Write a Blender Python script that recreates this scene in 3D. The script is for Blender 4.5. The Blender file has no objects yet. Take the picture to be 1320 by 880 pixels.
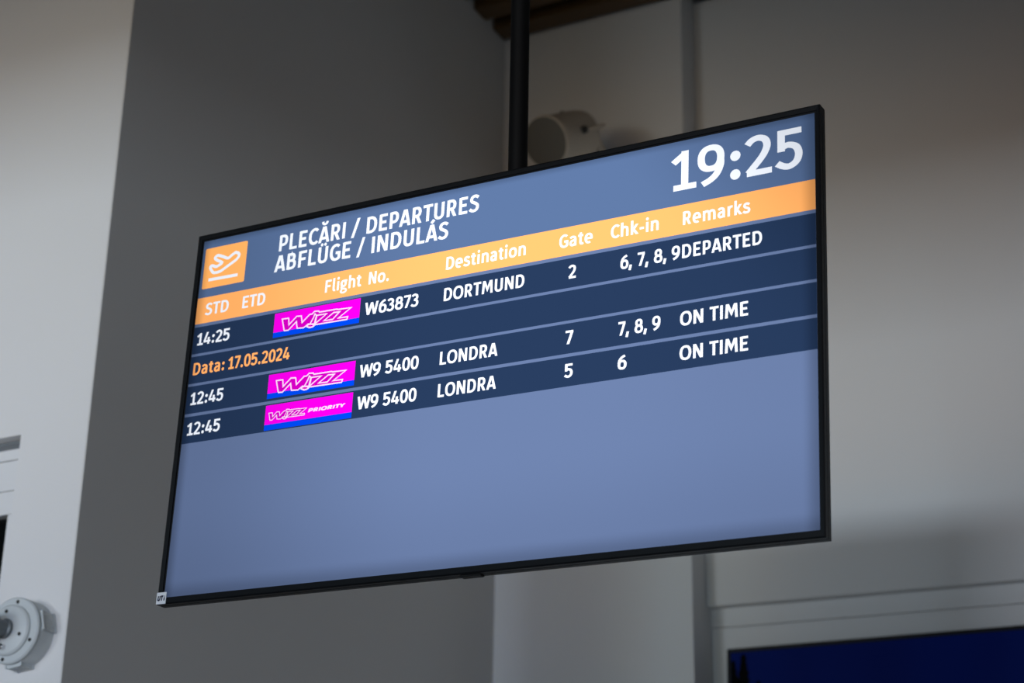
import bpy, bmesh, math
from mathutils import Vector, Matrix
from mathutils.geometry import tessellate_polygon

C = bpy.context.scene.collection
scn = bpy.context.scene

# ------------------------------------------------------------------ camera
cam_d = bpy.data.cameras.new('camera')
cam = bpy.data.objects.new('camera', cam_d)
C.objects.link(cam)
cx, cy, cz = (0.8911, 0.4535, 0.0163), (-0.1616, 0.3507, -0.9225), (-0.4240, 0.8194, 0.3858)
m = Matrix(((cx[0], -cy[0], -cz[0], 0), (cx[1], -cy[1], -cz[1], 0), (cx[2], -cy[2], -cz[2], 0), (0, 0, 0, 1)))
m.translation = (0, 0, 1.6)
cam.matrix_world = m
cam_d.sensor_width = 36
cam_d.lens = 2484 / 1320 * 36
cam_d.clip_start = 0.05
cam_d.dof.use_dof = True
cam_d.dof.focus_distance = 3.2
cam_d.dof.aperture_fstop = 4.2
scn.camera = cam

# ------------------------------------------------------------------ world, lights, exposure
w = bpy.data.worlds.new('world'); scn.world = w; w.use_nodes = True
bg = w.node_tree.nodes['Background']
bg.inputs['Color'].default_value = (0.72, 0.82, 0.95, 1)
bg.inputs['Strength'].default_value = 0.045


def area(name, loc, target, sx, sy, power, col, spread=180):
    d = bpy.data.lights.new(name, 'AREA'); d.shape = 'RECTANGLE'; d.size = sx; d.size_y = sy
    d.energy = power; d.color = col; d.spread = math.radians(spread)
    o = bpy.data.objects.new(name, d); C.objects.link(o); o.location = loc
    o.rotation_euler = (Vector(target) - Vector(loc)).to_track_quat('-Z', 'Y').to_euler()
    return o


# area lights added far behind the camera, balanced for the wall tones; no real panes
area('added_key_light', (-2.2, -7, 2.62), (-2.2, 5, 2.9), 1.0, 0.4, 86, (0.55, 0.87, 1.0))
area('added_key_light', (0.5, -7, 2.62), (0.5, 5, 2.9), 1.0, 0.4, 262, (0.77, 0.87, 1.0))
area('added_left_fill', (-6, -7, 2.8), (-3, 5, 2.9), 2.0, 0.8, 62, (0.5, 0.74, 1.0))
area('added_low_fill', (0.5, -7, 2.3), (0.5, 5, 2.9), 1.6, 0.5, 42, (1.0, 0.5, 0.1))


def spot(name, loc, target, power, col, half, rad=0.8):
    d = bpy.data.lights.new(name, 'SPOT'); d.energy = power; d.color = col
    d.spot_size = math.radians(half * 2); d.spot_blend = 1.0; d.shadow_soft_size = rad
    o = bpy.data.objects.new(name, d); C.objects.link(o); o.location = loc
    o.rotation_euler = (Vector(target) - Vector(loc)).to_track_quat('-Z', 'Y').to_euler()


spot('added_wall_spot', (-4.6, -4, 2.2), (-3.1, 3.17, 3.3), 500, (0.95, 1.0, 1.0), 13, 0.9)  # added spots, tinted to shape the wall tones; no such fixtures in the hall
spot('added_wall_spot', (-2.9, -4, 2.2), (-3.1, 3.17, 3.5), 255, (1.0, 0.78, 0.44), 12)
spot('added_wall_spot', (-2.5, -4, 2.0), (-3.6, 3.17, 2.6), 180, (0.14, 0.25, 1.0), 14)
spot('added_wall_spot', (-1.15, -4, 2.72), (-1.1, 5.2, 3.75), 180, (1.0, 0.45, 0.12), 10)
spot('added_wall_spot', (-0.9, -4, 2.72), (-2.0, 5.2, 4.3), 45, (1.0, 0.75, 0.45), 10)
scn.view_settings.view_transform = 'Standard'
scn.view_settings.look = 'None'
scn.view_settings.exposure = 0.0
scn.view_settings.gamma = 1.0
scn.view_settings.use_curve_mapping = False
scn.cycles.max_bounces = 8
scn.cycles.diffuse_bounces = 5


# ------------------------------------------------------------------ materials
def lin(c):
    return tuple((x / 255 / 12.92) if x / 255 <= 0.04045 else ((x / 255 + 0.055) / 1.055) ** 2.4 for x in c) + (1,)


def mat(name, rgb, rough=0.6, metal=0.0, spec=0.5, bump=0.0, scale=200, vary=0.0):
    mt = bpy.data.materials.new(name); mt.use_nodes = True
    nt = mt.node_tree; b = nt.nodes['Principled BSDF']
    b.inputs['Base Color'].default_value = lin(rgb)
    b.inputs['Roughness'].default_value = rough
    b.inputs['Metallic'].default_value = metal
    b.inputs['Specular IOR Level'].default_value = spec
    if bump or vary:
        tc = nt.nodes.new('ShaderNodeTexCoord'); nz = nt.nodes.new('ShaderNodeTexNoise')
        nz.inputs['Scale'].default_value = scale; nz.inputs['Detail'].default_value = 4
        nt.links.new(tc.outputs['Object'], nz.inputs['Vector'])
        if bump:
            bp = nt.nodes.new('ShaderNodeBump'); bp.inputs['Strength'].default_value = bump
            bp.inputs['Distance'].default_value = 0.002
            nt.links.new(nz.outputs['Fac'], bp.inputs['Height']); nt.links.new(bp.outputs['Normal'], b.inputs['Normal'])
        if vary:
            n2 = nt.nodes.new('ShaderNodeTexNoise'); n2.inputs['Scale'].default_value = 1.7
            nt.links.new(tc.outputs['Object'], n2.inputs['Vector'])
            mx = nt.nodes.new('ShaderNodeMix'); mx.data_type = 'RGBA'
            c = lin(rgb)
            mx.inputs[6].default_value = tuple(x * (1 - vary) for x in c[:3]) + (1,)
            mx.inputs[7].default_value = tuple(min(1, x * (1 + vary)) for x in c[:3]) + (1,)
            nt.links.new(n2.outputs['Fac'], mx.inputs[0]); nt.links.new(mx.outputs[2], b.inputs['Base Color'])
    return mt


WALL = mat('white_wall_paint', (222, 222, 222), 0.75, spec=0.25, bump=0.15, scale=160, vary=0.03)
SIDE = mat('shade_toned_wall_paint', (205, 204, 202), 0.75, spec=0.25, bump=0.15, scale=160, vary=0.03)  # white wall paint toned down to deepen the shade on the side wall
PANEL = mat('white_panel_laminate', (220, 221, 222), 0.45, spec=0.4, bump=0.05, scale=60, vary=0.02)
FLOOR = mat('grey_stone_floor', (92, 90, 88), 0.4, bump=0.1, scale=40, vary=0.1)
DARK = mat('black_ceiling_void', (14, 13, 12), 0.9)
WOOD = mat('brown_slat_lacquer', (84, 62, 34), 0.5, bump=0.2, scale=30, vary=0.15)
BLACK = mat('black_matte_plastic', (6, 6, 7), 0.5, spec=0.25, bump=0.05, scale=500)
FRAME = mat('black_satin_frame', (8, 10, 14), 0.45, spec=0.28, bump=0.03, scale=700)
POLE = mat('black_powder_coat', (6, 6, 7), 0.6, spec=0.2, bump=0.1, scale=400)
GLASSD = mat('dark_glass', (4, 6, 6), 0.08, spec=0.6)
SPK = mat('ivory_speaker_plastic', (196, 186, 170), 0.55, bump=0.05, scale=120)
GRILLE = mat('grey_speaker_grille', (98, 96, 90), 0.7, bump=0.5, scale=900)
BOXM = mat('light_grey_cast_housing', (196, 202, 204), 0.42, spec=0.5, bump=0.1, scale=300)
STUB = mat('grey_metal_arm', (120, 126, 130), 0.45, metal=0.3, bump=0.1, scale=200)
CHROME = mat('bright_steel', (215, 215, 218), 0.15, metal=1.0)
HOLE = mat('dark_screw_socket', (24, 25, 28), 0.5)
STICK = mat('white_sticker_paper', (225, 228, 235), 0.6, bump=0.02, scale=300)
NAVY = mat('navy_print', (14, 20, 56), 0.6)


def screen_mat(name, rgb, gain=1.0):
    """light given off by a pixel of the liquid crystal panel; the backlight weakens towards the panel's rim"""
    mt = bpy.data.materials.new(name); mt.use_nodes = True
    nt = mt.node_tree; N = nt.nodes; L = nt.links
    N.clear()
    out = N.new('ShaderNodeOutputMaterial'); em = N.new('ShaderNodeEmission')
    em.inputs['Color'].default_value = lin(rgb)
    tc = N.new('ShaderNodeTexCoord'); sep = N.new('ShaderNodeSeparateXYZ')
    L.new(tc.outputs['Object'], sep.inputs[0])

    def ramp(src, a, b, lo, hi):
        r = N.new('ShaderNodeMapRange'); r.interpolation_type = 'SMOOTHSTEP'
        for i, v in ((1, a), (2, b), (3, lo), (4, hi)):
            r.inputs[i].default_value = v
        L.new(src, r.inputs[0]); return r.outputs[0]

    def mul(a, b):
        r = N.new('ShaderNodeMath'); r.operation = 'MULTIPLY'; L.new(a, r.inputs[0]); L.new(b, r.inputs[1]); return r.outputs[0]
    X, Z = sep.outputs[0], sep.outputs[2]
    zb, zt = (1099 - 1080) * S, 1099 * S
    f = ramp(X, -960 * S, -60 * S, 0.66, 1.0)
    f = mul(f, ramp(X, 960 * S, 350 * S, 0.93, 1.0))
    dg = N.new('ShaderNodeMath'); dg.operation = 'MULTIPLY_ADD'; dg.inputs[1].default_value = 0.8
    L.new(Z, dg.inputs[0]); L.new(X, dg.inputs[2])
    f = mul(f, ramp(dg.outputs[0], 0.78, 1.16, 1.0, 0.58))
    f = mul(f, ramp(X, -960 * S, -925 * S, 0.62, 1.0))
    f = mul(f, ramp(X, 960 * S, 915 * S, 0.62, 1.0))
    f = mul(f, ramp(Z, zb, zb + 50 * S, 0.68, 1.0))
    f = mul(f, ramp(Z, zb, zb + 300 * S, 0.88, 1.0))
    f = mul(f, ramp(Z, zt, zt - 22 * S, 0.72, 1.0))
    g = N.new('ShaderNodeMath'); g.operation = 'MULTIPLY'; g.inputs[1].default_value = gain
    L.new(f, g.inputs[0]); L.new(g.outputs[0], em.inputs['Strength']); L.new(em.outputs[0], out.inputs[0])
    return mt


S = 0.00063
SC_HEAD = screen_mat('panel_header_blue', (99, 126, 172))
SC_BG = screen_mat('panel_body_blue', (113, 134, 178))
SC_GAP = SC_BG
SC_ROW = screen_mat('panel_row_navy', (42, 63, 98))
SC_ORG = screen_mat('panel_orange', (255, 175, 101), 1.5)
SC_ICO = screen_mat('panel_icon_orange', (255, 176, 98), 1.55)
SC_WHT = screen_mat('panel_white', (238, 244, 255), 1.45)
SC_DAT = screen_mat('panel_date_orange', (255, 172, 100), 1.6)
SC_MAG = screen_mat('panel_magenta', (252, 0, 238), 1.25)
SC_MAGD = screen_mat('panel_deep_magenta', (224, 0, 206), 1.15)
SC_BLU = screen_mat('panel_royal_blue', (0, 76, 245), 1.2)
SC_PNK = screen_mat('panel_outline_white', (255, 226, 255), 1.3)


# ------------------------------------------------------------------ object helpers
def link(name, me, parent=None, mats=(), smooth=False):
    o = bpy.data.objects.new(name, me); C.objects.link(o)
    for x in (mats if isinstance(mats, (list, tuple)) else [mats]):
        me.materials.append(x)
    if parent is not None:
        o.parent = parent
    if smooth:
        for p in me.polygons:
            p.use_smooth = True
        me.set_sharp_from_angle(angle=math.radians(35))
    return o


def from_bm(name, bm, parent=None, mats=(), smooth=False):
    me = bpy.data.meshes.new(name); bm.normal_update(); bm.to_mesh(me); bm.free()
    return link(name, me, parent, mats, smooth)


def box(bm, a, b, bev=0.0, mi=0):
    lo = [min(p, q) for p, q in zip(a, b)]; hi = [max(p, q) for p, q in zip(a, b)]
    r = bmesh.ops.create_cube(bm, size=1)
    for v in r['verts']:
        v.co = Vector([lo[i] + (v.co[i] + 0.5) * (hi[i] - lo[i]) for i in range(3)])
    fs = {f for v in r['verts'] for f in v.link_faces}
    for f in fs:
        f.material_index = mi
    if bev:
        bmesh.ops.bevel(bm, geom=[e for e in {e for v in r['verts'] for e in v.link_edges}], offset=bev, segments=2, affect='EDGES')


def lathe(bm, prof, origin, axis, n=48, mi=0):
    """prof: list of (radius, distance along axis)"""
    axis = Vector(axis).normalized(); origin = Vector(origin)
    u = axis.orthogonal().normalized(); v = axis.cross(u)
    rings = []
    for r, h in prof:
        c = origin + axis * h
        if r < 1e-6:
            rings.append([bm.verts.new(c)])
        else:
            rings.append([bm.verts.new(c + (u * math.cos(t) + v * math.sin(t)) * r) for t in [2 * math.pi * i / n for i in range(n)]])
    for a, b in zip(rings, rings[1:]):
        for i in range(n):
            j = (i + 1) % n
            if len(a) == 1 and len(b) == 1: continue
            if len(a) == 1: f = bm.faces.new((a[0], b[j], b[i]))
            elif len(b) == 1: f = bm.faces.new((a[i], a[j], b[0]))
            else: f = bm.faces.new((a[i], a[j], b[j], b[i]))
            f.material_index = mi
    bmesh.ops.recalc_face_normals(bm, faces=bm.faces[:])


def tube(bm, pts, r, n=12):
    pts = [Vector(p) for p in pts]; rings = []
    for i, p in enumerate(pts):
        d = (pts[min(i + 1, len(pts) - 1)] - pts[max(i - 1, 0)]).normalized()
        if i == 0: u = d.orthogonal().normalized()
        else: u = (u - d * u.dot(d)).normalized()
        v = d.cross(u)
        rings.append([bm.verts.new(p + (u * math.cos(2 * math.pi * k / n) + v * math.sin(2 * math.pi * k / n)) * r) for k in range(n)])
    for a, b in zip(rings, rings[1:]):
        for k in range(n):
            bm.faces.new((a[k], a[(k + 1) % n], b[(k + 1) % n], b[k]))
    bm.faces.new(rings[0][::-1]); bm.faces.new(rings[-1])
    bmesh.ops.recalc_face_normals(bm, faces=bm.faces[:])


def thing(name, loc, label, cat, group=None, mw=None):
    o = bpy.data.objects.new(name, None); C.objects.link(o)
    o.empty_display_size = 0.1
    if mw is not None: o.matrix_world = mw
    else: o.location = loc
    o['label'] = label; o['category'] = cat
    if group: o['group'] = group
    return o


def struct(o, label=None, cat=None):
    o['kind'] = 'structure'
    if label: o['label'] = label
    if cat: o['category'] = cat
    return o


def boxobj(name, a, b, mt, parent=None, bev=0.0):
    bm = bmesh.new(); box(bm, a, b, bev); return from_bm(name, bm, parent, mt)


# ------------------------------------------------------------------ the setting
YA, YB, XS = 3.1663, 5.1305, -2.7      # face of the left wall, of the back wall, of the side return
XC = -2.0444                           # where the back wall steps back into the bay
struct(boxobj('floor', (-9, -9, -0.1), (6, 5.6, 0), FLOOR), 'grey stone floor of the hall', 'floor')
bm = bmesh.new()
box(bm, (-6, YA, 3.0806), (-2.894, YA + 0.2, 5.4))
box(bm, (-2.894, YA, 0), (XS - 0.004, YA + 0.2, 5.4))
wl = struct(from_bm('wall_left', bm, None, WALL), 'bright white wall filling the left edge of the picture', 'wall')
bm = bmesh.new()
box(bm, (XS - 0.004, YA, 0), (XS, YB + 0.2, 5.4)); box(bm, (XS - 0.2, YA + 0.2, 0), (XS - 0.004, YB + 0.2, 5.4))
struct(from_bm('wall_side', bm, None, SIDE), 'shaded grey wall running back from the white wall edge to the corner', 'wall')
bm = bmesh.new()
box(bm, (XS, YB, 0), (XC, YB + 0.3, 5.4))
wb = struct(from_bm('wall_back', bm, None, WALL), 'plain white back wall behind the hanging departures screen', 'wall')


def skew_panel(name, x0, x1, y0, y1, zb0, zb1, zt0, zt1, mt, parent, bev=0.0015):
    bm = bmesh.new()
    vs = [bm.verts.new(p) for p in ((x0, y0, zb0), (x1, y0, zb1), (x1, y0, zt1), (x0, y0, zt0), (x0, y1, zb0), (x1, y1, zb1), (x1, y1, zt1), (x0, y1, zt0))]
    for f in ((0, 1, 2, 3), (5, 4, 7, 6), (4, 0, 3, 7), (1, 5, 6, 2), (3, 2, 6, 7), (4, 5, 1, 0)):
        bm.faces.new([vs[i] for i in f])
    bmesh.ops.bevel(bm, geom=bm.edges[:], offset=bev, segments=1, affect='EDGES')
    bmesh.ops.recalc_face_normals(bm, faces=bm.faces[:])
    return from_bm(name, bm, parent, mt)


sl = -0.0226
pz = lambda x, z: z + sl * (x - XC)
skew_panel('wall_panel', XC, 3.0, 5.24, 5.40, pz(XC, 3.094), pz(3, 3.094), 5.195, 5.195, WALL, wb)
skew_panel('lower_panel', XC, 3.0, 5.272, 5.40, pz(XC, 3.036), pz(3, 3.036), pz(XC, 3.0935), pz(3, 3.0935), PANEL, wb)
skew_panel('lower_panel', XC, 3.0, 5.270, 5.40, 0.0, 0.0, pz(XC, 3.0338), pz(3, 3.0338), PANEL, wb)
boxobj('backing', (XC, 5.40, 0), (3.0, 5.43, 5.4), DARK, wb)
struct(boxobj('wall_right', (3.0, -9, 0), (3.2, 5.43, 5.4), WALL), 'white side wall beyond the right edge of the picture', 'wall')

# glazed opening in the left wall, with a stepped white head
win = bpy.data.objects.new('window_1', None); C.objects.link(win); win.location = (-3.4, YA + 0.06, 2.0)
struct(win, 'white framed dark glazed opening low at the far left edge', 'window')


def wpart(name, a, b, mt, bev=0.001):
    o = boxobj(name, a, b, mt, None, bev)
    o.parent = win; o.matrix_parent_inverse = Matrix.Translation((3.4, -YA - 0.06, -2.0)); return o


wpart('head_strip', (-6, YA + 0.03, 3.0745), (-2.8945, YA + 0.2, 3.0800), STUB)
wpart('head_board', (-6, YA + 0.060, 3.0490), (-2.8945, YA + 0.2, 3.0760), PANEL)
wpart('head_board', (-6, YA + 0.062, 2.9750), (-2.8945, YA + 0.2, 3.0475), PANEL)
wpart('window_frame', (-6, YA + 0.062, 2.9175), (-2.8945, YA + 0.2, 2.9735), PANEL)
wpart('window_frame', (-2.9620, YA + 0.062, 0.0), (-2.8945, YA + 0.2, 2.9165), PANEL)
wpart('pane', (-6, YA + 0.085, 0.0), (-2.9620, YA + 0.1, 2.9170), GLASSD)

# ceiling: black void above a row of brown slats
ceil = struct(boxobj('ceiling', (-6, -9, 5.40), (3.2, 5.6, 5.5), DARK), 'black ceiling void behind brown slats', 'ceiling')
me = None
for k in range(30):
    y1 = 5.112 - 0.142 * k
    if me is None:
        bm = bmesh.new(); box(bm, (XS + 0.002, -0.082, 0), (2.99, 0, 0.09), 0.004)
        o = from_bm('ceiling_slat', bm, ceil, WOOD); me = o.data
    else:
        o = bpy.data.objects.new('ceiling_slat', me); C.objects.link(o); o.parent = ceil
    o.location = (0, y1, 5.148)
# unseen blocker added behind the camera to cut light high on the walls
struct(boxobj('light_blocker_1', (-9, -2.5, 3.21), (3.0, -2.3, 5.4), WALL), 'white unseen light blocker added across the hall behind the viewer', 'light blocker')

# ------------------------------------------------------------------ departures screen
ax_x, ax_y, ax_z = Vector((0.9984, -0.0430, -0.0355)), Vector((0.0431, 0.9991, 0.0035)), Vector((0.0354, -0.0051, 0.9994))
ctr = Vector((-1.4204, 2.6053, 2.7926))
org = ctr - ax_z * (1099 - 540) * S
MT = Matrix((( ax_x[0], ax_y[0], ax_z[0], org[0]), (ax_x[1], ax_y[1], ax_z[1], org[1]), (ax_x[2], ax_y[2], ax_z[2], org[2]), (0, 0, 0, 1)))
tv = thing('departures_screen', None, 'large black framed departures screen showing 19:25, hanging from the ceiling pole', 'screen', mw=MT)


def L(u, v, y=0.0):
    return Vector(((u - 960) * S, y, (1099 - v) * S))


U0, U1, V0, V1 = -22, 1935, -21, 1100
# frame: an outer rim and a slightly lower inner lip, with the depth of the panel edge
bm = bmesh.new()


def ring(rects):
    loops = []
    for (u0, v0, u1, v1, y) in rects:
        loops.append([bm.verts.new(L(u, v, y)) for u, v in ((u0, v0), (u1, v0), (u1, v1), (u0, v1))])
    for a, b in zip(loops, loops[1:]):
        for i in range(4):
            bm.faces.new((a[i], a[(i + 1) % 4], b[(i + 1) % 4], b[i]))


ring([(0, 0, 1920, 1080, 0.0004), (-5, -5, 1925, 1085, 0.0002), (-5.2, -5.2, 1925.2, 1085.2, -0.0022), (-18.5, -17.5, 1931.5, 1096.5, -0.0026),
      (U0, V0, U1, V1, -0.0010), (U0, V0, U1, V1, 0.0075), (U0 + 1.5, V0 + 1.5, U1 - 1.5, V1 - 1.5, 0.0078), (U0 + 1.5, V0 + 1.5, U1 - 1.5, V1 - 1.5, 0.0092),
      (U0, V0, U1, V1, 0.0096), (U0, V0, U1, V1, 0.0205), (U0 + 6, V0 + 6, U1 - 6, V1 - 6, 0.0225), (300, 300, 1620, 800, 0.0225)])
bmesh.ops.recalc_face_normals(bm, faces=bm.faces[:])
fr = from_bm('frame', bm, tv, FRAME)
fr['label'] = 'thin satin black frame'
bm = bmesh.new(); box(bm, L(180, 180, 0.0225), L(1740, 900, 0.05), 0.008)
for k in range(14):
    box(bm, L(520 + k * 64, 780, 0.0497), L(548 + k * 64, 860, 0.0515), 0)
from_bm('back_housing', bm, tv, BLACK)
bm = bmesh.new(); box(bm, L(951, 1098, 0.004), L(1013, 1104.5, 0.018), 0.0010)
from_bm('sensor_tab', bm, tv, BLACK)

bm = bmesh.new()


def quad(bm, u0, v0, u1, v1, y, mi=0):
    f = bm.faces.new([bm.verts.new(L(*p, y)) for p in ((u0, v1), (u1, v1), (u1, v0), (u0, v0))]); f.material_index = mi


quad(bm, 0, 0, 1920, 184, 0.0); quad(bm, 0, 184, 1920, 1080, 0.0, 1)
scr = from_bm('screen', bm, tv, [SC_HEAD, SC_BG]); scr['label'] = 'lit blue display panel'
Y1, Y2, Y3 = -0.0004, -0.0008, -0.0012
bm = bmesh.new(); quad(bm, 0, 184, 1920, 266, Y1); o = from_bm('header_band', bm, scr, SC_ORG); o['label'] = 'orange band of column headings'
for a, b in ((276, 360), (368, 452), (460, 544), (553, 634)):
    bm = bmesh.new(); quad(bm, 0, a, 1920, b, Y1); from_bm('row_band', bm, scr, SC_ROW)


# ---- lettering: every glyph is drawn with a flat pen, cap height 100
def arc(cx, cy, rx, ry, a0, a1, n=18, e=2.35):
    r = []
    for i in range(n + 1):
        t = math.radians(a0 + (a1 - a0) * i / n); c, s = math.cos(t), math.sin(t)
        r.append((cx + rx * math.copysign(abs(c) ** (2 / e), c), cy + ry * math.copysign(abs(s) ** (2 / e), s)))
    return r


def spl(*p, n=6):
    out = []; q = [(2 * p[0][0] - p[1][0], 2 * p[0][1] - p[1][1])] + list(p) + [(2 * p[-1][0] - p[-2][0], 2 * p[-1][1] - p[-2][1])]
    for i in range(1, len(q) - 2):
        for k in range(n):
            t = k / n
            out.append(tuple(0.5 * (2 * q[i][j] + (q[i + 1][j] - q[i - 1][j]) * t + (2 * q[i - 1][j] - 5 * q[i][j] + 4 * q[i + 1][j] - q[i + 2][j]) * t * t
                             + (3 * q[i][j] - q[i - 1][j] - 3 * q[i + 1][j] + q[i + 2][j]) * t ** 3) for j in (0, 1)))
    return out + [p[-1]]


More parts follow.
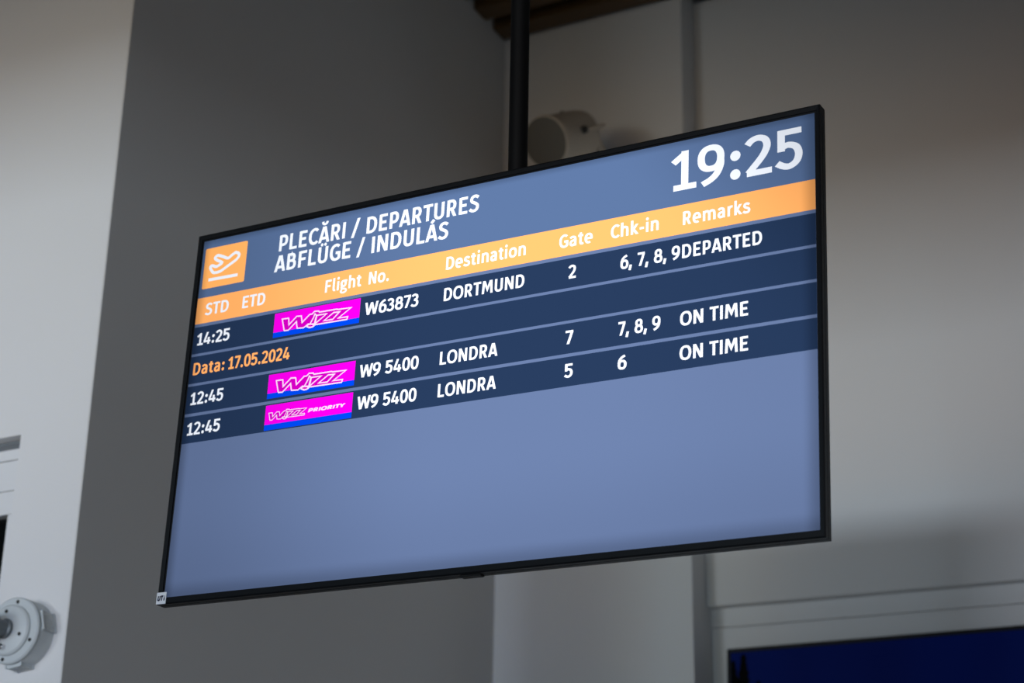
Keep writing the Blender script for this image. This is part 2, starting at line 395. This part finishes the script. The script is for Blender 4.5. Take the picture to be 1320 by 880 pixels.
CL = (0, 100)                                       # clip to the cap height
stem = lambda x, a=0, b=100: ([(x, a), (x, b)], 0, None, 1)
bar = lambda y, a, b: ([(a, y), (b, y)], 0, None, 1)
dot = lambda x, y, r=12.5: (arc(x, y, r * 0.45, r * 0.45, 0, 360, 14, 2)[:-1], 1, None, -r * 0.55)
A_ = [([(9, -8), (40.5, 103)], 0, CL, 1), ([(76, -8), (44.5, 103)], 0, CL, 1), bar(27, 20, 65)]
U_ = [([(20, 100), (20, 34)] + arc(45.5, 32, 25.5, 25.5, 180, 360) + [(71, 34), (71, 100)], 0, None, 1)]
G = {
    'P': (80, [stem(20), ([(20, 93)] + [(40, 93)] + arc(41, 66, 23.5, 27, 90, -90) + [(20, 39)], 0, None, 1)]),
    'L': (72, [stem(20), bar(7, 20, 67)]),
    'E': (78, [stem(20), bar(7, 20, 70), bar(51, 20, 62), bar(93, 20, 69)]),
    'F': (75, [stem(20), bar(50, 20, 63), bar(93, 20, 70)]),
    'C': (80, [(spl((72, 83), (62, 91), (49, 94), (31, 87), (19, 70), (16.5, 50), (19, 30), (31, 12), (49, 6), (62, 9), (73, 18)), 0, None, 1)]),
    'A': (85, A_),
    'Ă': (85, A_ + [(spl((26, 131), (29, 120), (42.5, 114), (56, 120), (59, 131)), 0, None, 0.85)]),
    'Á': (85, A_ + [([(36, 109), (54, 128)], 0, None, 1)]),
    'R': (86, [stem(20), ([(20, 93), (40, 93)] + arc(41, 69, 23.5, 24, 90, -90) + [(20, 45)], 0, None, 1), ([(41, 50), (72, -8)], 0, CL, 1)]),
    'I': (40, [stem(20)]),
    'D': (92, [stem(20), ([(20, 93), (36, 93)] + arc(38, 50, 37, 43, 90, -90) + [(20, 7)], 0, None, 1)]),
    'T': (72, [bar(93, 2, 70), stem(36)]),
    'U': (91, U_),
    'Ü': (91, U_ + [dot(33, 113.5, 9.5), dot(58, 113.5, 9.5)]),
    'S': (76, [(spl((66, 84), (53, 92), (38, 94), (24, 88), (18, 75), (23, 62), (38, 54), (53, 46), (61, 36), (61, 22), (52, 10), (37, 6), (21, 9), (8, 18)), 0, None, 1)]),
    'B': (86, [stem(20), ([(20, 93), (40, 93)] + arc(40, 73.5, 22, 19.5, 90, -90) + [(20, 54)], 0, None, 1), ([(20, 54), (40, 54)] + arc(42, 30.5, 26, 23.5, 90, -90) + [(20, 7)], 0, None, 1)]),
    'G': (89, [(spl((72, 84), (61, 92), (49, 94), (31, 87), (19, 70), (16.5, 50), (19, 30), (31, 12), (48, 6), (63, 8), (75, 14)), 0, None, 1), stem(75, 10, 53), bar(46, 49, 75)]),
    'N': (95, [stem(20), stem(75), ([(18, 106), (77, -6)], 0, CL, 1)]),
    'O': (98, [(arc(49, 50, 35, 44, 0, 360, 40)[:-1], 1, None, 1)]),
    'M': (112, [([(17, -8), (24, 108)], 0, CL, 1), ([(95, -8), (88, 108)], 0, CL, 1), ([(24, 106), (56, 32), (88, 106)], 0, CL, 1)]),
    'W': (122, [([(8, 110), (32, -8)], 0, CL, 1), ([(31, -6), (61, 96)], 0, CL, 1), ([(61, 96), (90, -6)], 0, CL, 1), ([(89, -8), (113, 110)], 0, CL, 1)]),
    'Y': (76, [([(4, 106), (38, 42), (72, 106)], 0, CL, 1), stem(38, 0, 46)]),
    '/': (52, [([(6, -14), (46, 114)], 0, (-9, 109), 0.9)]),
    '0': (78, [(arc(39, 50, 25.5, 44, 0, 360, 36)[:-1], 1, None, 1)]),
    '1': (70, [stem(38, 0, 100), ([(8, 72), (40, 94)], 0, (0, 100), 1), bar(7, 9, 68)]),
    '2': (76, [(spl((9, 80), (20, 90), (36, 94), (52, 88), (58, 74), (54, 58), (42, 40), (12, 8)), 0, (0, 105), 1), bar(7, 8, 70)]),
    '3': (74, [(spl((11, 84), (22, 91), (35, 94), (51, 87), (55, 73), (48, 59), (30, 53.5)), 0, None, 1), (spl((28, 53.5), (48, 49), (58, 33), (55, 17), (44, 8), (31, 6), (18, 9), (6, 18)), 0, None, 1)]),
    '4': (80, [([(40, 103), (12, 25)], 0, CL, 1), bar(24, 5, 74), stem(54, 0, 56)]),
    '5': (76, [bar(93, 10, 67), stem(17, 46, 100), (spl((14, 53), (26, 59), (38, 60), (54, 52), (60, 34), (54, 16), (38, 6.5), (22, 9), (7, 18)), 0, None, 1)]),
    '6': (76, [(arc(41, 33, 25, 27, 0, 360, 30)[:-1], 1, None, 1), (spl((16.5, 36), (17, 55), (26, 75), (41, 88), (62, 97)), 0, None, 1)]),
    '7': (66, [bar(93, 3, 64), ([(56, 92), (22, -8)], 0, (0, 98), 1)]),
    '8': (78, [(arc(39, 73, 21, 20.5, 0, 360, 26)[:-1], 1, None, 1), (arc(39, 29, 26, 23, 0, 360, 30)[:-1], 1, None, 1)]),
    '9': (76, [(arc(35, 67, 25, 27, 0, 360, 30)[:-1], 1, None, 1), (spl((59.5, 64), (59, 45), (50, 25), (35, 12), (14, 3)), 0, None, 1)]),
    ':': (42, [dot(21, 12.5, 13), dot(21, 60, 13)]), '.': (38, [dot(19, 11)]),
    ',': (38, [([(21, 22), (11, -18)], 0, None, 1.05)]), '-': (50, [bar(37, 7, 43)]), ' ': (38, []),
    'a': (78, [(spl((13, 62), (25, 69), (37, 70.5), (52, 65), (57, 50)), 0, None, 1), stem(57, 0, 52), (spl((57, 42), (38, 42), (22, 36), (16.5, 22), (22, 10), (34, 6), (48, 11), (57, 21)), 0, None, 1)]),
    'e': (81, [([(17, 38), (65, 38)] + arc(40.5, 38, 25, 32, 5, 300, 26), 0, None, 1)]),
    's': (68, [(spl((55, 62), (45, 69), (33, 71), (20, 66), (16, 55), (21, 46), (36, 39), (50, 32), (54, 20), (47, 9), (32, 6), (19, 8), (6, 16)), 0, None, 1)]),
    't': (54, [([(24, 93), (24, 22)] + spl((24, 20), (27, 10), (37, 6), (49, 10)), 0, None, 1), bar(70, 3, 47)]),
    'i': (40, [stem(20, 0, 76), dot(20, 99, 11.5)]),
    'n': (84, [stem(20, 0, 76), (spl((20, 55), (30, 67), (44, 70.5), (60, 64), (65, 46)) + [(65, 0)], 0, None, 1)]),
    'h': (84, [stem(20, 0, 107), (spl((20, 55), (30, 67), (44, 70.5), (60, 64), (65, 46)) + [(65, 0)], 0, None, 1)]),
    'm': (126, [stem(20, 0, 76), (spl((20, 55), (30, 67), (43, 70.5), (58, 64), (63, 46)) + [(63, 0)], 0, None, 1), (spl((63, 55), (73, 67), (86, 70.5), (101, 64), (106, 46)) + [(106, 0)], 0, None, 1)]),
    'o': (85, [(arc(42.5, 38, 27, 32, 0, 360, 30)[:-1], 1, None, 1)]),
    'l': (43, [([(20, 107), (20, 22)] + spl((20, 20), (23, 10), (30, 6.5), (38, 8)), 0, None, 1)]),
    'g': (76, [(arc(35, 48, 20, 22, 0, 360, 24)[:-1], 1, None, 1), bar(70, 38, 70), (spl((22, 28), (16, 19), (23, 9), (44, 5), (61, -2), (61, -18), (40, -26), (18, -22), (13, -11), (22, 2)), 0, None, 0.85)]),
    'k': (77, [stem(20, 0, 107), ([(66, 84), (32, 39), (70, -8)], 0, (0, 76.5), 1)]),
    'r': (56, [stem(20, 0, 76), (spl((20, 50), (27, 65), (40, 71), (52, 69)), 0, None, 1)]),
}
SW, SH = 10.3, 8.3                                   # half widths of upright and level strokes


def ribbon(pts, closed, k, sw=SW, sh=SH):
    """quads of a stroke drawn with an elliptic nib"""
    r = sh / sw if k > 0 else 1.0
    q = [Vector((x, y / r)) for x, y in pts]
    n = len(q); out = []
    for i in range(n):
        a = q[i - 1] if (i or closed) else None
        b = q[(i + 1) % n] if (i < n - 1 or closed) else None
        d1 = (q[i] - a).normalized() if a is not None else None
        d2 = (b - q[i]).normalized() if b is not None else None
        d1 = d1 or d2; d2 = d2 or d1
        n1 = Vector((-d1.y, d1.x)); n2 = Vector((-d2.y, d2.x)); nn = n1 + n2
        if nn.length < 1e-4: nn = n1
        nn.normalize(); s = min(1 / max(nn.dot(n1), 0.2), 2.6) * (sw * k if k > 0 else -k)
        out.append(((q[i] + nn * s), (q[i] - nn * s)))
    qs = []
    for i in range(n if closed else n - 1):
        (a, b), (c, d) = out[i], out[(i + 1) % n]
        qs.append([(p.x, p.y * r) for p in (a, b, d, c)])
    return qs


def clip(poly, lo, hi):
    for lim, sgn in ((lo, 1), (hi, -1)):
        res = []
        for i in range(len(poly)):
            p, q = poly[i - 1], poly[i]
            ip, iq = (p[1] - lim) * sgn >= 0, (q[1] - lim) * sgn >= 0
            if ip != iq:
                t = (lim - p[1]) / (q[1] - p[1]); res.append((p[0] + (q[0] - p[0]) * t, lim))
            if iq: res.append(q)
        poly = res
        if len(poly) < 3: return []
    return poly


def text_polys(txt, sw=SW, sh=SH):
    x = 0; polys = []
    for ch in txt:
        adv, strokes = G[ch]
        for pts, closed, cl, k in strokes:
            for p in ribbon(pts, closed, k, sw, sh):
                if cl: p = clip(p, *cl)
                if p: polys.append([(a + x, b) for a, b in p])
        x += adv
    return polys


def add_text(bm, txt, u0, u1, base, cap, y=Y2, mi=0, place=None, sw=SW, sh=SH, slant=0.0):
    ps = text_polys(txt, sw, sh)
    lo = min(a for p in ps for a, b in p); hi = max(a for p in ps for a, b in p)
    kx = (u1 - u0) / (hi - lo)
    place = place or (lambda u, v: L(u, v, y))
    for p in ps:
        vs = [bm.verts.new(place(u0 + (a - lo) * kx + b * slant * cap / 100, base - b * cap / 100)) for a, b in p]
        f = bm.faces.new(vs); f.material_index = mi


def lettering(name, items, mt=SC_WHT):
    bm = bmesh.new()
    for it in items: add_text(bm, *it)
    return from_bm(name, bm, scr, mt)


H = 50.5
lettering('title_text', [('PLECĂRI', 281, 511, 83, H), ('/', 532, 560, 83, H), ('DEPARTURES', 584, 951, 83, H),
                         ('ABFLÜGE', 271, 535, 147, H), ('/', 556, 582, 147, H), ('INDULÁS', 606, 857, 147, H)])
lettering('clock_text', [('19:25', 1527, 1888, 142, 111, Y2, 0, None, 9.3, 7.4)])
K = 37.2
for t, a, b in (('STD', 32, 118), ('ETD', 168, 249), ('Destination', 857, 1105), ('Gate', 1206, 1305), ('Chk-in', 1358, 1495), ('Remarks', 1563, 1748)):
    lettering('column_heading', [(t, a, b, 242, K)])
lettering('column_heading', [('Flight', 458, 581, 242, K), ('No.', 605, 672, 242, K)])
rows = [(334, '14:25', ('W63873', 600, 775), 'DORTMUND', 856, 1105, ('2', 1236, 1259), ('6, 7, 8, 9', 1388, 1556), 'DEPARTED', 1562, 1779),
        (518, '12:45', None, 'LONDRA', 856, 1034, ('7', 1235, 1258), ('7, 8, 9', 1387, 1505), 'ON TIME', 1559, 1742),
        (610, '12:45', None, 'LONDRA', 856, 1034, ('5', 1235, 1260), ('6', 1388, 1413), 'ON TIME', 1559, 1742)]
for base, tm, fl, de, d0, d1, ga, ck, rm, r0, r1 in rows:
    lettering('time_text', [(tm, 14, 133, base, K)])
    lettering('flight_number', [fl + (base, K)] if fl else [('W9', 599, 667, base, K), ('5400', 682, 789, base, K)])
    lettering('destination_text', [(de, d0, d1, base, K)])
    lettering('gate_number', [ga + (base, K)])
    lettering('desk_numbers', [ck + (base, K)])
    lettering('remark_text', [(rm, r0, r1, base, K)])
o = lettering('date_text', [('Data:', 13, 126, 426, K), ('17.05.2024', 139, 355, 426, K)], SC_DAT); o['label'] = 'orange date line'

# ---- icon: outlined aeroplane taking off over a line
bm = bmesh.new()
rr = []
for (qx, qy, a0) in ((159, 31, -90), (159, 151, 0), (15, 151, 90), (15, 31, 180)):
    for i in range(5):
        t = math.radians(a0 + 90 * i / 4); rr.append((qx + 5 * math.cos(t), qy + 5 * math.sin(t)))
f = bm.faces.new([bm.verts.new(L(u, v, Y1)) for u, v in rr[::-1]])
plane = [(122.9, 56.4), (133.6, 61.0), (137.1, 69.0), (128.6, 79.9), (108.9, 90.5), (89.6, 100.2), (71.3, 108.4), (49.5, 108.7), (40.3, 100.8), (33.8, 89.5), (39.4, 84.4), (54.5, 90.1), (63.1, 88.4), (75.8, 80.9), (56.5, 69.7), (48.1, 61.4), (57.3, 54.6), (77.5, 62.0), (96.4, 70.3), (109.6, 63.1)]
uline = [(31.9, 129.2), (138.9, 130.7)]


def draw(bm, pts, closed, hw, y, mi, fn=lambda p: p):
    for q in ribbon([fn(p) for p in pts], closed, 1, hw, hw):
        f = bm.faces.new([bm.verts.new(L(u, v, y)) for u, v in q]); f.material_index = mi


def fill(bm, pts, y, mi):
    vs = [bm.verts.new(L(u, v, y)) for u, v in pts]
    for t in tessellate_polygon([[Vector((u, v, 0)) for u, v in pts]]):
        try:
            f = bm.faces.new([vs[i] for i in t]); f.material_index = mi
        except ValueError:
            pass


draw(bm, spl(*(plane + [plane[0]]), n=4)[:-1], True, 4.6, Y2, 1)
draw(bm, uline, False, 4.8, Y2, 1)
o = from_bm('flight_icon', bm, scr, [SC_ICO, SC_WHT]); o['label'] = 'orange square with white outlined aeroplane'

# ---- airline logos
def logo(v0, v1, vb, small=False):
    bm = bmesh.new()
    quad(bm, 290, v0, 583, vb, Y2, 0); quad(bm, 290, vb, 583, v1, Y2, 1)
    if not small: fn = lambda p: (290 + p[0], v0 + p[1])
    else: fn = lambda p: (302.8 + (p[0] - 27.9) * 0.544, v0 + 23.3 + (p[1] - 20.7) * 0.578)
    for poly in LOGO_FILL:
        fill(bm, [fn(p) for p in poly], Y2 - 0.0002, 2)
    for poly in LOGO_LINES:
        draw(bm, poly, True, 1.9 if not small else 1.05, Y3, 3, fn)
    if small:
        add_text(bm, 'PRIORITY', 437, 558, v0 + 38.8, 10.0, Y3, 3, sw=13, sh=15, slant=0.3)
    return from_bm('airline_logo', bm, scr, [SC_MAG, SC_BLU, SC_MAGD, SC_PNK])


LOGO_LINES = [[(27.9, 20.7), (50.0, 21.4), (53.4, 42.0), (78.1, 20.2), (94.1, 21.8), (98.7, 42.6), (122.9, 21.8), (131.8, 21.8), (139.0, 15.0), (152.7, 16.3), (156.2, 20.1), (214.7, 20.7), (220.0, 22.5), (263.1, 23.9), (222.4, 49.0), (254.0, 49.7), (252.2, 57.7), (144.0, 56.3), (139.7, 60.7), (128.4, 62.2), (116.7, 58.0), (117.7, 54.0), (125.8, 51.6), (120.4, 50.3), (105.6, 59.5), (83.4, 57.5), (78.6, 36.2), (52.4, 58.7), (38.6, 57.7)],
              [(147.9, 28.6), (181.0, 29.0), (144.2, 53.5)],
              [(204.9, 29.3), (225.1, 30.3), (203.1, 49.9), (174.0, 49.0)],
              [(116.7, 58.0), (118.8, 52.8), (127.9, 51.9), (137.2, 53.8), (141.1, 58.6), (135.4, 61.9), (126.3, 62.3)],
              [(146.6, 28.4), (141.6, 53.6), (126.6, 51.7), (136.7, 34.2), (140.9, 23.3)]]
LOGO_FILL = [LOGO_LINES[0]]
logo(279, 353, 337)
logo(465, 537, 521)
logo(557, 631, 614, True)

# ---- sticker on the lower left corner of the frame
bm = bmesh.new(); box(bm, L(-22.5, 1066, -0.0032), L(11, 1099, -0.0026))
st = from_bm('sticker', bm, tv, STICK); st['label'] = 'small white corner sticker with navy letters'
bm = bmesh.new()
add_text(bm, 'UT', -19, 0, 1089.5, 13.5, -0.0034, slant=0.1, sw=17, sh=15)
add_text(bm, 'i', 2.5, 6.5, 1089.5, 12, -0.0034, slant=0.1, sw=14, sh=11)
from_bm('sticker_print', bm, st, NAVY)

# ------------------------------------------------------------------ ceiling pole that carries the screen
PX, PY = (-1.3802, 2.6774)
pole = thing('ceiling_pole', (PX, PY, 3.05), 'slim black round pole dropping from the ceiling to the departures screen', 'pole')


def at(o, bm, name, mt, smooth=True, T=None):
    for v in bm.verts: v.co -= Vector(o.location)
    return from_bm(name, bm, o, mt, smooth)


bm = bmesh.new(); lathe(bm, [(0, 2.74), (0.0172, 2.74), (0.0172, 5.39), (0, 5.39)], (PX, PY, 0), (0, 0, 1), 40)
at(pole, bm, 'tube', POLE)
bm = bmesh.new(); lathe(bm, [(0.0176, 5.30), (0.024, 5.30), (0.06, 5.385), (0.06, 5.399), (0, 5.399)], (PX, PY, 0), (0, 0, 1), 40)
at(pole, bm, 'ceiling_flange', POLE)
bm = bmesh.new(); box(bm, (PX - 0.03, PY - 0.022, 2.72), (PX + 0.03, PY + 0.022, 2.96), 0.003)
at(pole, bm, 'mount_bracket', BLACK, False)

# ------------------------------------------------------------------ loudspeaker on the back wall
SP = Vector((-2.3385, 4.72, 4.473))
az, el = math.radians(255), math.radians(-30)
a = Vector((math.cos(az) * math.cos(el), math.sin(az) * math.cos(el), math.sin(el)))
spk = thing('loudspeaker', SP - Vector((0, 0, 0.09)), 'round ivory projector loudspeaker with grey grille beside the black pole', 'speaker')
bm = bmesh.new()
lathe(bm, [(0.079, 0.0), (0.0815, -0.001), (0.083, -0.006), (0.083, -0.02), (0.081, -0.026), (0.080, -0.17), (0.077, -0.19), (0.060, -0.208), (0, -0.212)], SP, a, 56)
at(spk, bm, 'body', SPK)
bm = bmesh.new()
lathe(bm, [(0, 0.005), (0.03, 0.0045), (0.06, 0.003), (0.0785, 0.001), (0.0785, -0.008), (0, -0.008)], SP, a, 56)
at(spk, bm, 'grille', GRILLE)
side = a.cross(Vector((0, 0, 1))).normalized(); upv = side.cross(a)
bk = SP - a * 0.10
bm = bmesh.new()
wallp = Vector((bk.x + 0.035, YB - 0.004, bk.z + 0.03))
for s in (-1, 1):
    tube(bm, [bk + side * s * 0.086, bk + side * s * 0.092 - a * 0.04, bk + side * s * 0.085 - a * 0.11, bk - a * 0.135 + side * s * 0.03, bk - a * 0.135], 0.0075, 8)
tube(bm, [bk - a * 0.12, bk - a * 0.16, wallp + Vector((0, -0.05, 0)), wallp], 0.014, 12)
at(spk, bm, 'bracket', SPK)
for s in (-1, 1):
    bm = bmesh.new(); lathe(bm, [(0, 0.094), (0.010, 0.094), (0.012, 0.091), (0.012, 0.078), (0, 0.078)], bk, side * s, 20)
    at(spk, bm, 'knob', HOLE)
bm = bmesh.new(); lathe(bm, [(0, 0.094), (0.008, 0.094), (0.009, 0.091), (0.009, 0.076), (0, 0.076)], SP - a * 0.178, upv * 0.93 + side * 0.36, 16)
at(spk, bm, 'cable_gland', HOLE)
bm = bmesh.new(); lathe(bm, [(0, 0.012), (0.030, 0.012), (0.036, 0.008), (0.036, -0.003), (0, -0.003)], wallp + Vector((0, 0, 0)), (0, -1, 0), 32)
at(spk, bm, 'wall_plate', SPK)

# ------------------------------------------------------------------ camera mount on the left wall
BC = Vector((-2.807, YA, 2.605)); RB = 0.073
cm = thing('camera_mount', BC, 'round light grey camera mounting box with screws on the white wall', 'camera mount')
bm = bmesh.new()
lathe(bm, [(0, 0), (RB, 0), (RB, 0.040), (RB - 0.001, 0.042), (RB - 0.001, 0.0435), (RB, 0.045), (RB, 0.049), (RB - 0.003, 0.052), (0, 0.052)], BC, (0, -1, 0), 72)
at(cm, bm, 'junction_box', BOXM)
F1 = BC + Vector((-0.004, -0.052, 0))
bm = bmesh.new()
lathe(bm, [(0, -0.001), (0.056, -0.001), (0.056, 0.004), (0.053, 0.008), (0.050, 0.0095), (0, 0.0100)], F1, (0, -1, 0), 64)
cover = at(cm, bm, 'cover_disc', BOXM)
for ang, rad, dep in ((78, 0.063, 0.0003), (-24, 0.063, 0.0003), (168, 0.063, 0.0003), (-100, 0.063, 0.0003), (100, 0.041, 0.0103), (-20, 0.038, 0.0103), (-130, 0.041, 0.0103)):
    t = math.radians(ang)
    p = F1 + Vector((math.cos(t) * rad, 0, math.sin(t) * rad))
    bm = bmesh.new(); lathe(bm, [(0, dep + 0.0002), (0.0018, dep + 0.0002), (0.0018, dep + 0.0012), (0.0040, dep + 0.0010), (0.0042, dep - 0.0005), (0, dep - 0.0005)], p, (0, -1, 0), 16)
    at(cm, bm, 'screw', HOLE)
for ang in (14, -84):
    t = math.radians(ang); d = Vector((math.cos(t), 0, math.sin(t)))
    p = BC + Vector((0, -0.0225, 0)) + d * (RB - 0.006)
    bm = bmesh.new()
    q = Vector((-d.z, 0, d.x))
    r = bmesh.ops.create_cube(bm, size=1)
    for v in r['verts']:
        c = v.co.copy(); v.co = p + q * c.x * 0.038 + Vector((0, 1, 0)) * c.y * 0.036 + d * (c.z * 0.015 + 0.0015)
    bmesh.ops.bevel(bm, geom=bm.edges[:], offset=0.003, segments=2, affect='EDGES')
    lathe(bm, [(0.0165, 0.0088), (0.0165, 0.0112), (0.0135, 0.0112), (0.0135, 0.0098), (0.0, 0.0098)], p, d, 28)
    b_ = p + d * 0.0104
    box(bm, b_ - Vector((0.0006, 0.007, 0.0012)), b_ + Vector((0.0006, 0.007, 0.0012)))
    at(cm, bm, 'conduit_plug', BOXM)
p0 = F1 + Vector((-0.004, -0.009, 0.002))
bm = bmesh.new()
lathe(bm, [(0, 0), (0.022, 0), (0.022, 0.004), (0.0175, 0.007), (0.0175, 0.050), (0.020, 0.054), (0.020, 0.064), (0, 0.066)], p0, (-0.25, -1, 0.02), 32)
arm = at(cm, bm, 'arm', STUB)
bm = bmesh.new(); lathe(bm, [(0, 0.012), (0.004, 0.012), (0.0065, 0.010), (0.0065, 0), (0, 0)], F1 + Vector((-0.006, -0.009, -0.038)), (0, -1, 0), 18)
o = at(cm, bm, 'bolt', CHROME); o['label'] = 'bright steel bolt'
p1 = p0 + Vector((-0.25, -1, 0.02)).normalized() * 0.06
bm = bmesh.new(); lathe(bm, [(0, -0.02), (0.026, -0.02), (0.030, 0.0), (0.030, 0.16), (0.034, 0.165), (0.034, 0.19), (0, 0.19)], p1, (-1, -0.35, -0.25), 36)
at(cm, bm, 'camera_body', BOXM)

# ------------------------------------------------------------------ second display low on the back wall
MD = Matrix.Translation((-1.9855, 5.245, 2.962)) @ Matrix.Rotation(0.0177, 4, 'Y')
wd = thing('wall_display', None, 'black framed screen with dark blue picture set low in the back wall', 'screen', mw=MD @ Matrix.Translation((0.62, 0, -0.71)))
off = Matrix.Translation((-0.62, 0, 0.71))


def wdp(name, bm, mt, parent=wd):
    bm.transform(off); return from_bm(name, bm, parent, mt)


bm = bmesh.new()
box(bm, (0, 0, -0.012), (1.24, 0.025, 0), 0.001); box(bm, (0, 0, -0.71), (1.24, 0.025, -0.698), 0.001)
box(bm, (0, 0, -0.698), (0.011, 0.025, -0.012), 0.001); box(bm, (1.229, 0, -0.698), (1.24, 0.025, -0.012), 0.001)
wdp('bezel', bm, BLACK)
mt = bpy.data.materials.new('night_blue_picture'); mt.use_nodes = True
nt = mt.node_tree; b = nt.nodes['Principled BSDF']
b.inputs['Base Color'].default_value = (0.001, 0.001, 0.002, 1); b.inputs['Roughness'].default_value = 0.5; b.inputs['Specular IOR Level'].default_value = 0.05
tc = nt.nodes.new('ShaderNodeTexCoord'); nz = nt.nodes.new('ShaderNodeTexNoise'); mp = nt.nodes.new('ShaderNodeMapping')
mp.inputs['Scale'].default_value = (3.0, 0.1, 0.4); nz.inputs['Scale'].default_value = 1.3; nz.inputs['Detail'].default_value = 1
cr = nt.nodes.new('ShaderNodeMix'); cr.data_type = 'RGBA'
cr.inputs[6].default_value = lin((0, 3, 38)); cr.inputs[7].default_value = lin((0, 12, 60))
nt.links.new(tc.outputs['Object'], mp.inputs[0]); nt.links.new(mp.outputs[0], nz.inputs[0])
nt.links.new(nz.outputs['Fac'], cr.inputs[0]); nt.links.new(cr.outputs[2], b.inputs['Emission Color'])
b.inputs['Emission Strength'].default_value = 0.9
bm = bmesh.new(); box(bm, (0.011, 0.004, -0.698), (1.229, 0.02, -0.012))
pic = wdp('screen', bm, mt)
TREE = mat('black_tree_silhouette', (2, 3, 5), 0.6, spec=0.05)
bm = bmesh.new()
import random
random.seed(4)
for (tx, top, wd_, bot) in ((0.018, -0.035, 0.030, -0.69), (0.050, -0.019, 0.030, -0.69), (0.095, -0.10, 0.03, -0.69)):
    Lp, Rp = [], []
    n = 22
    for i in range(n):
        t = i / (n - 1); z = top + (-0.25 - top) * t
        wq = wd_ * (0.22 + 1.5 * min(t, 0.8)) * (1.0 if i % 2 else 0.72) * random.uniform(0.85, 1.1)
        Lp.append((max(tx - wq, 0.0115), z)); Rp.append((tx + wq, z))
    Lp.append((max(tx - wd_ * 1.6, 0.0115), bot)); Rp.append((tx + wd_ * 1.6, bot))
    for i in range(len(Lp) - 1):
        bm.faces.new([bm.verts.new((x, 0.0036, z)) for x, z in (Lp[i], Lp[i + 1], Rp[i + 1], Rp[i])])
bmesh.ops.recalc_face_normals(bm, faces=bm.faces[:])
wdp('tree_silhouette', bm, TREE, pic)
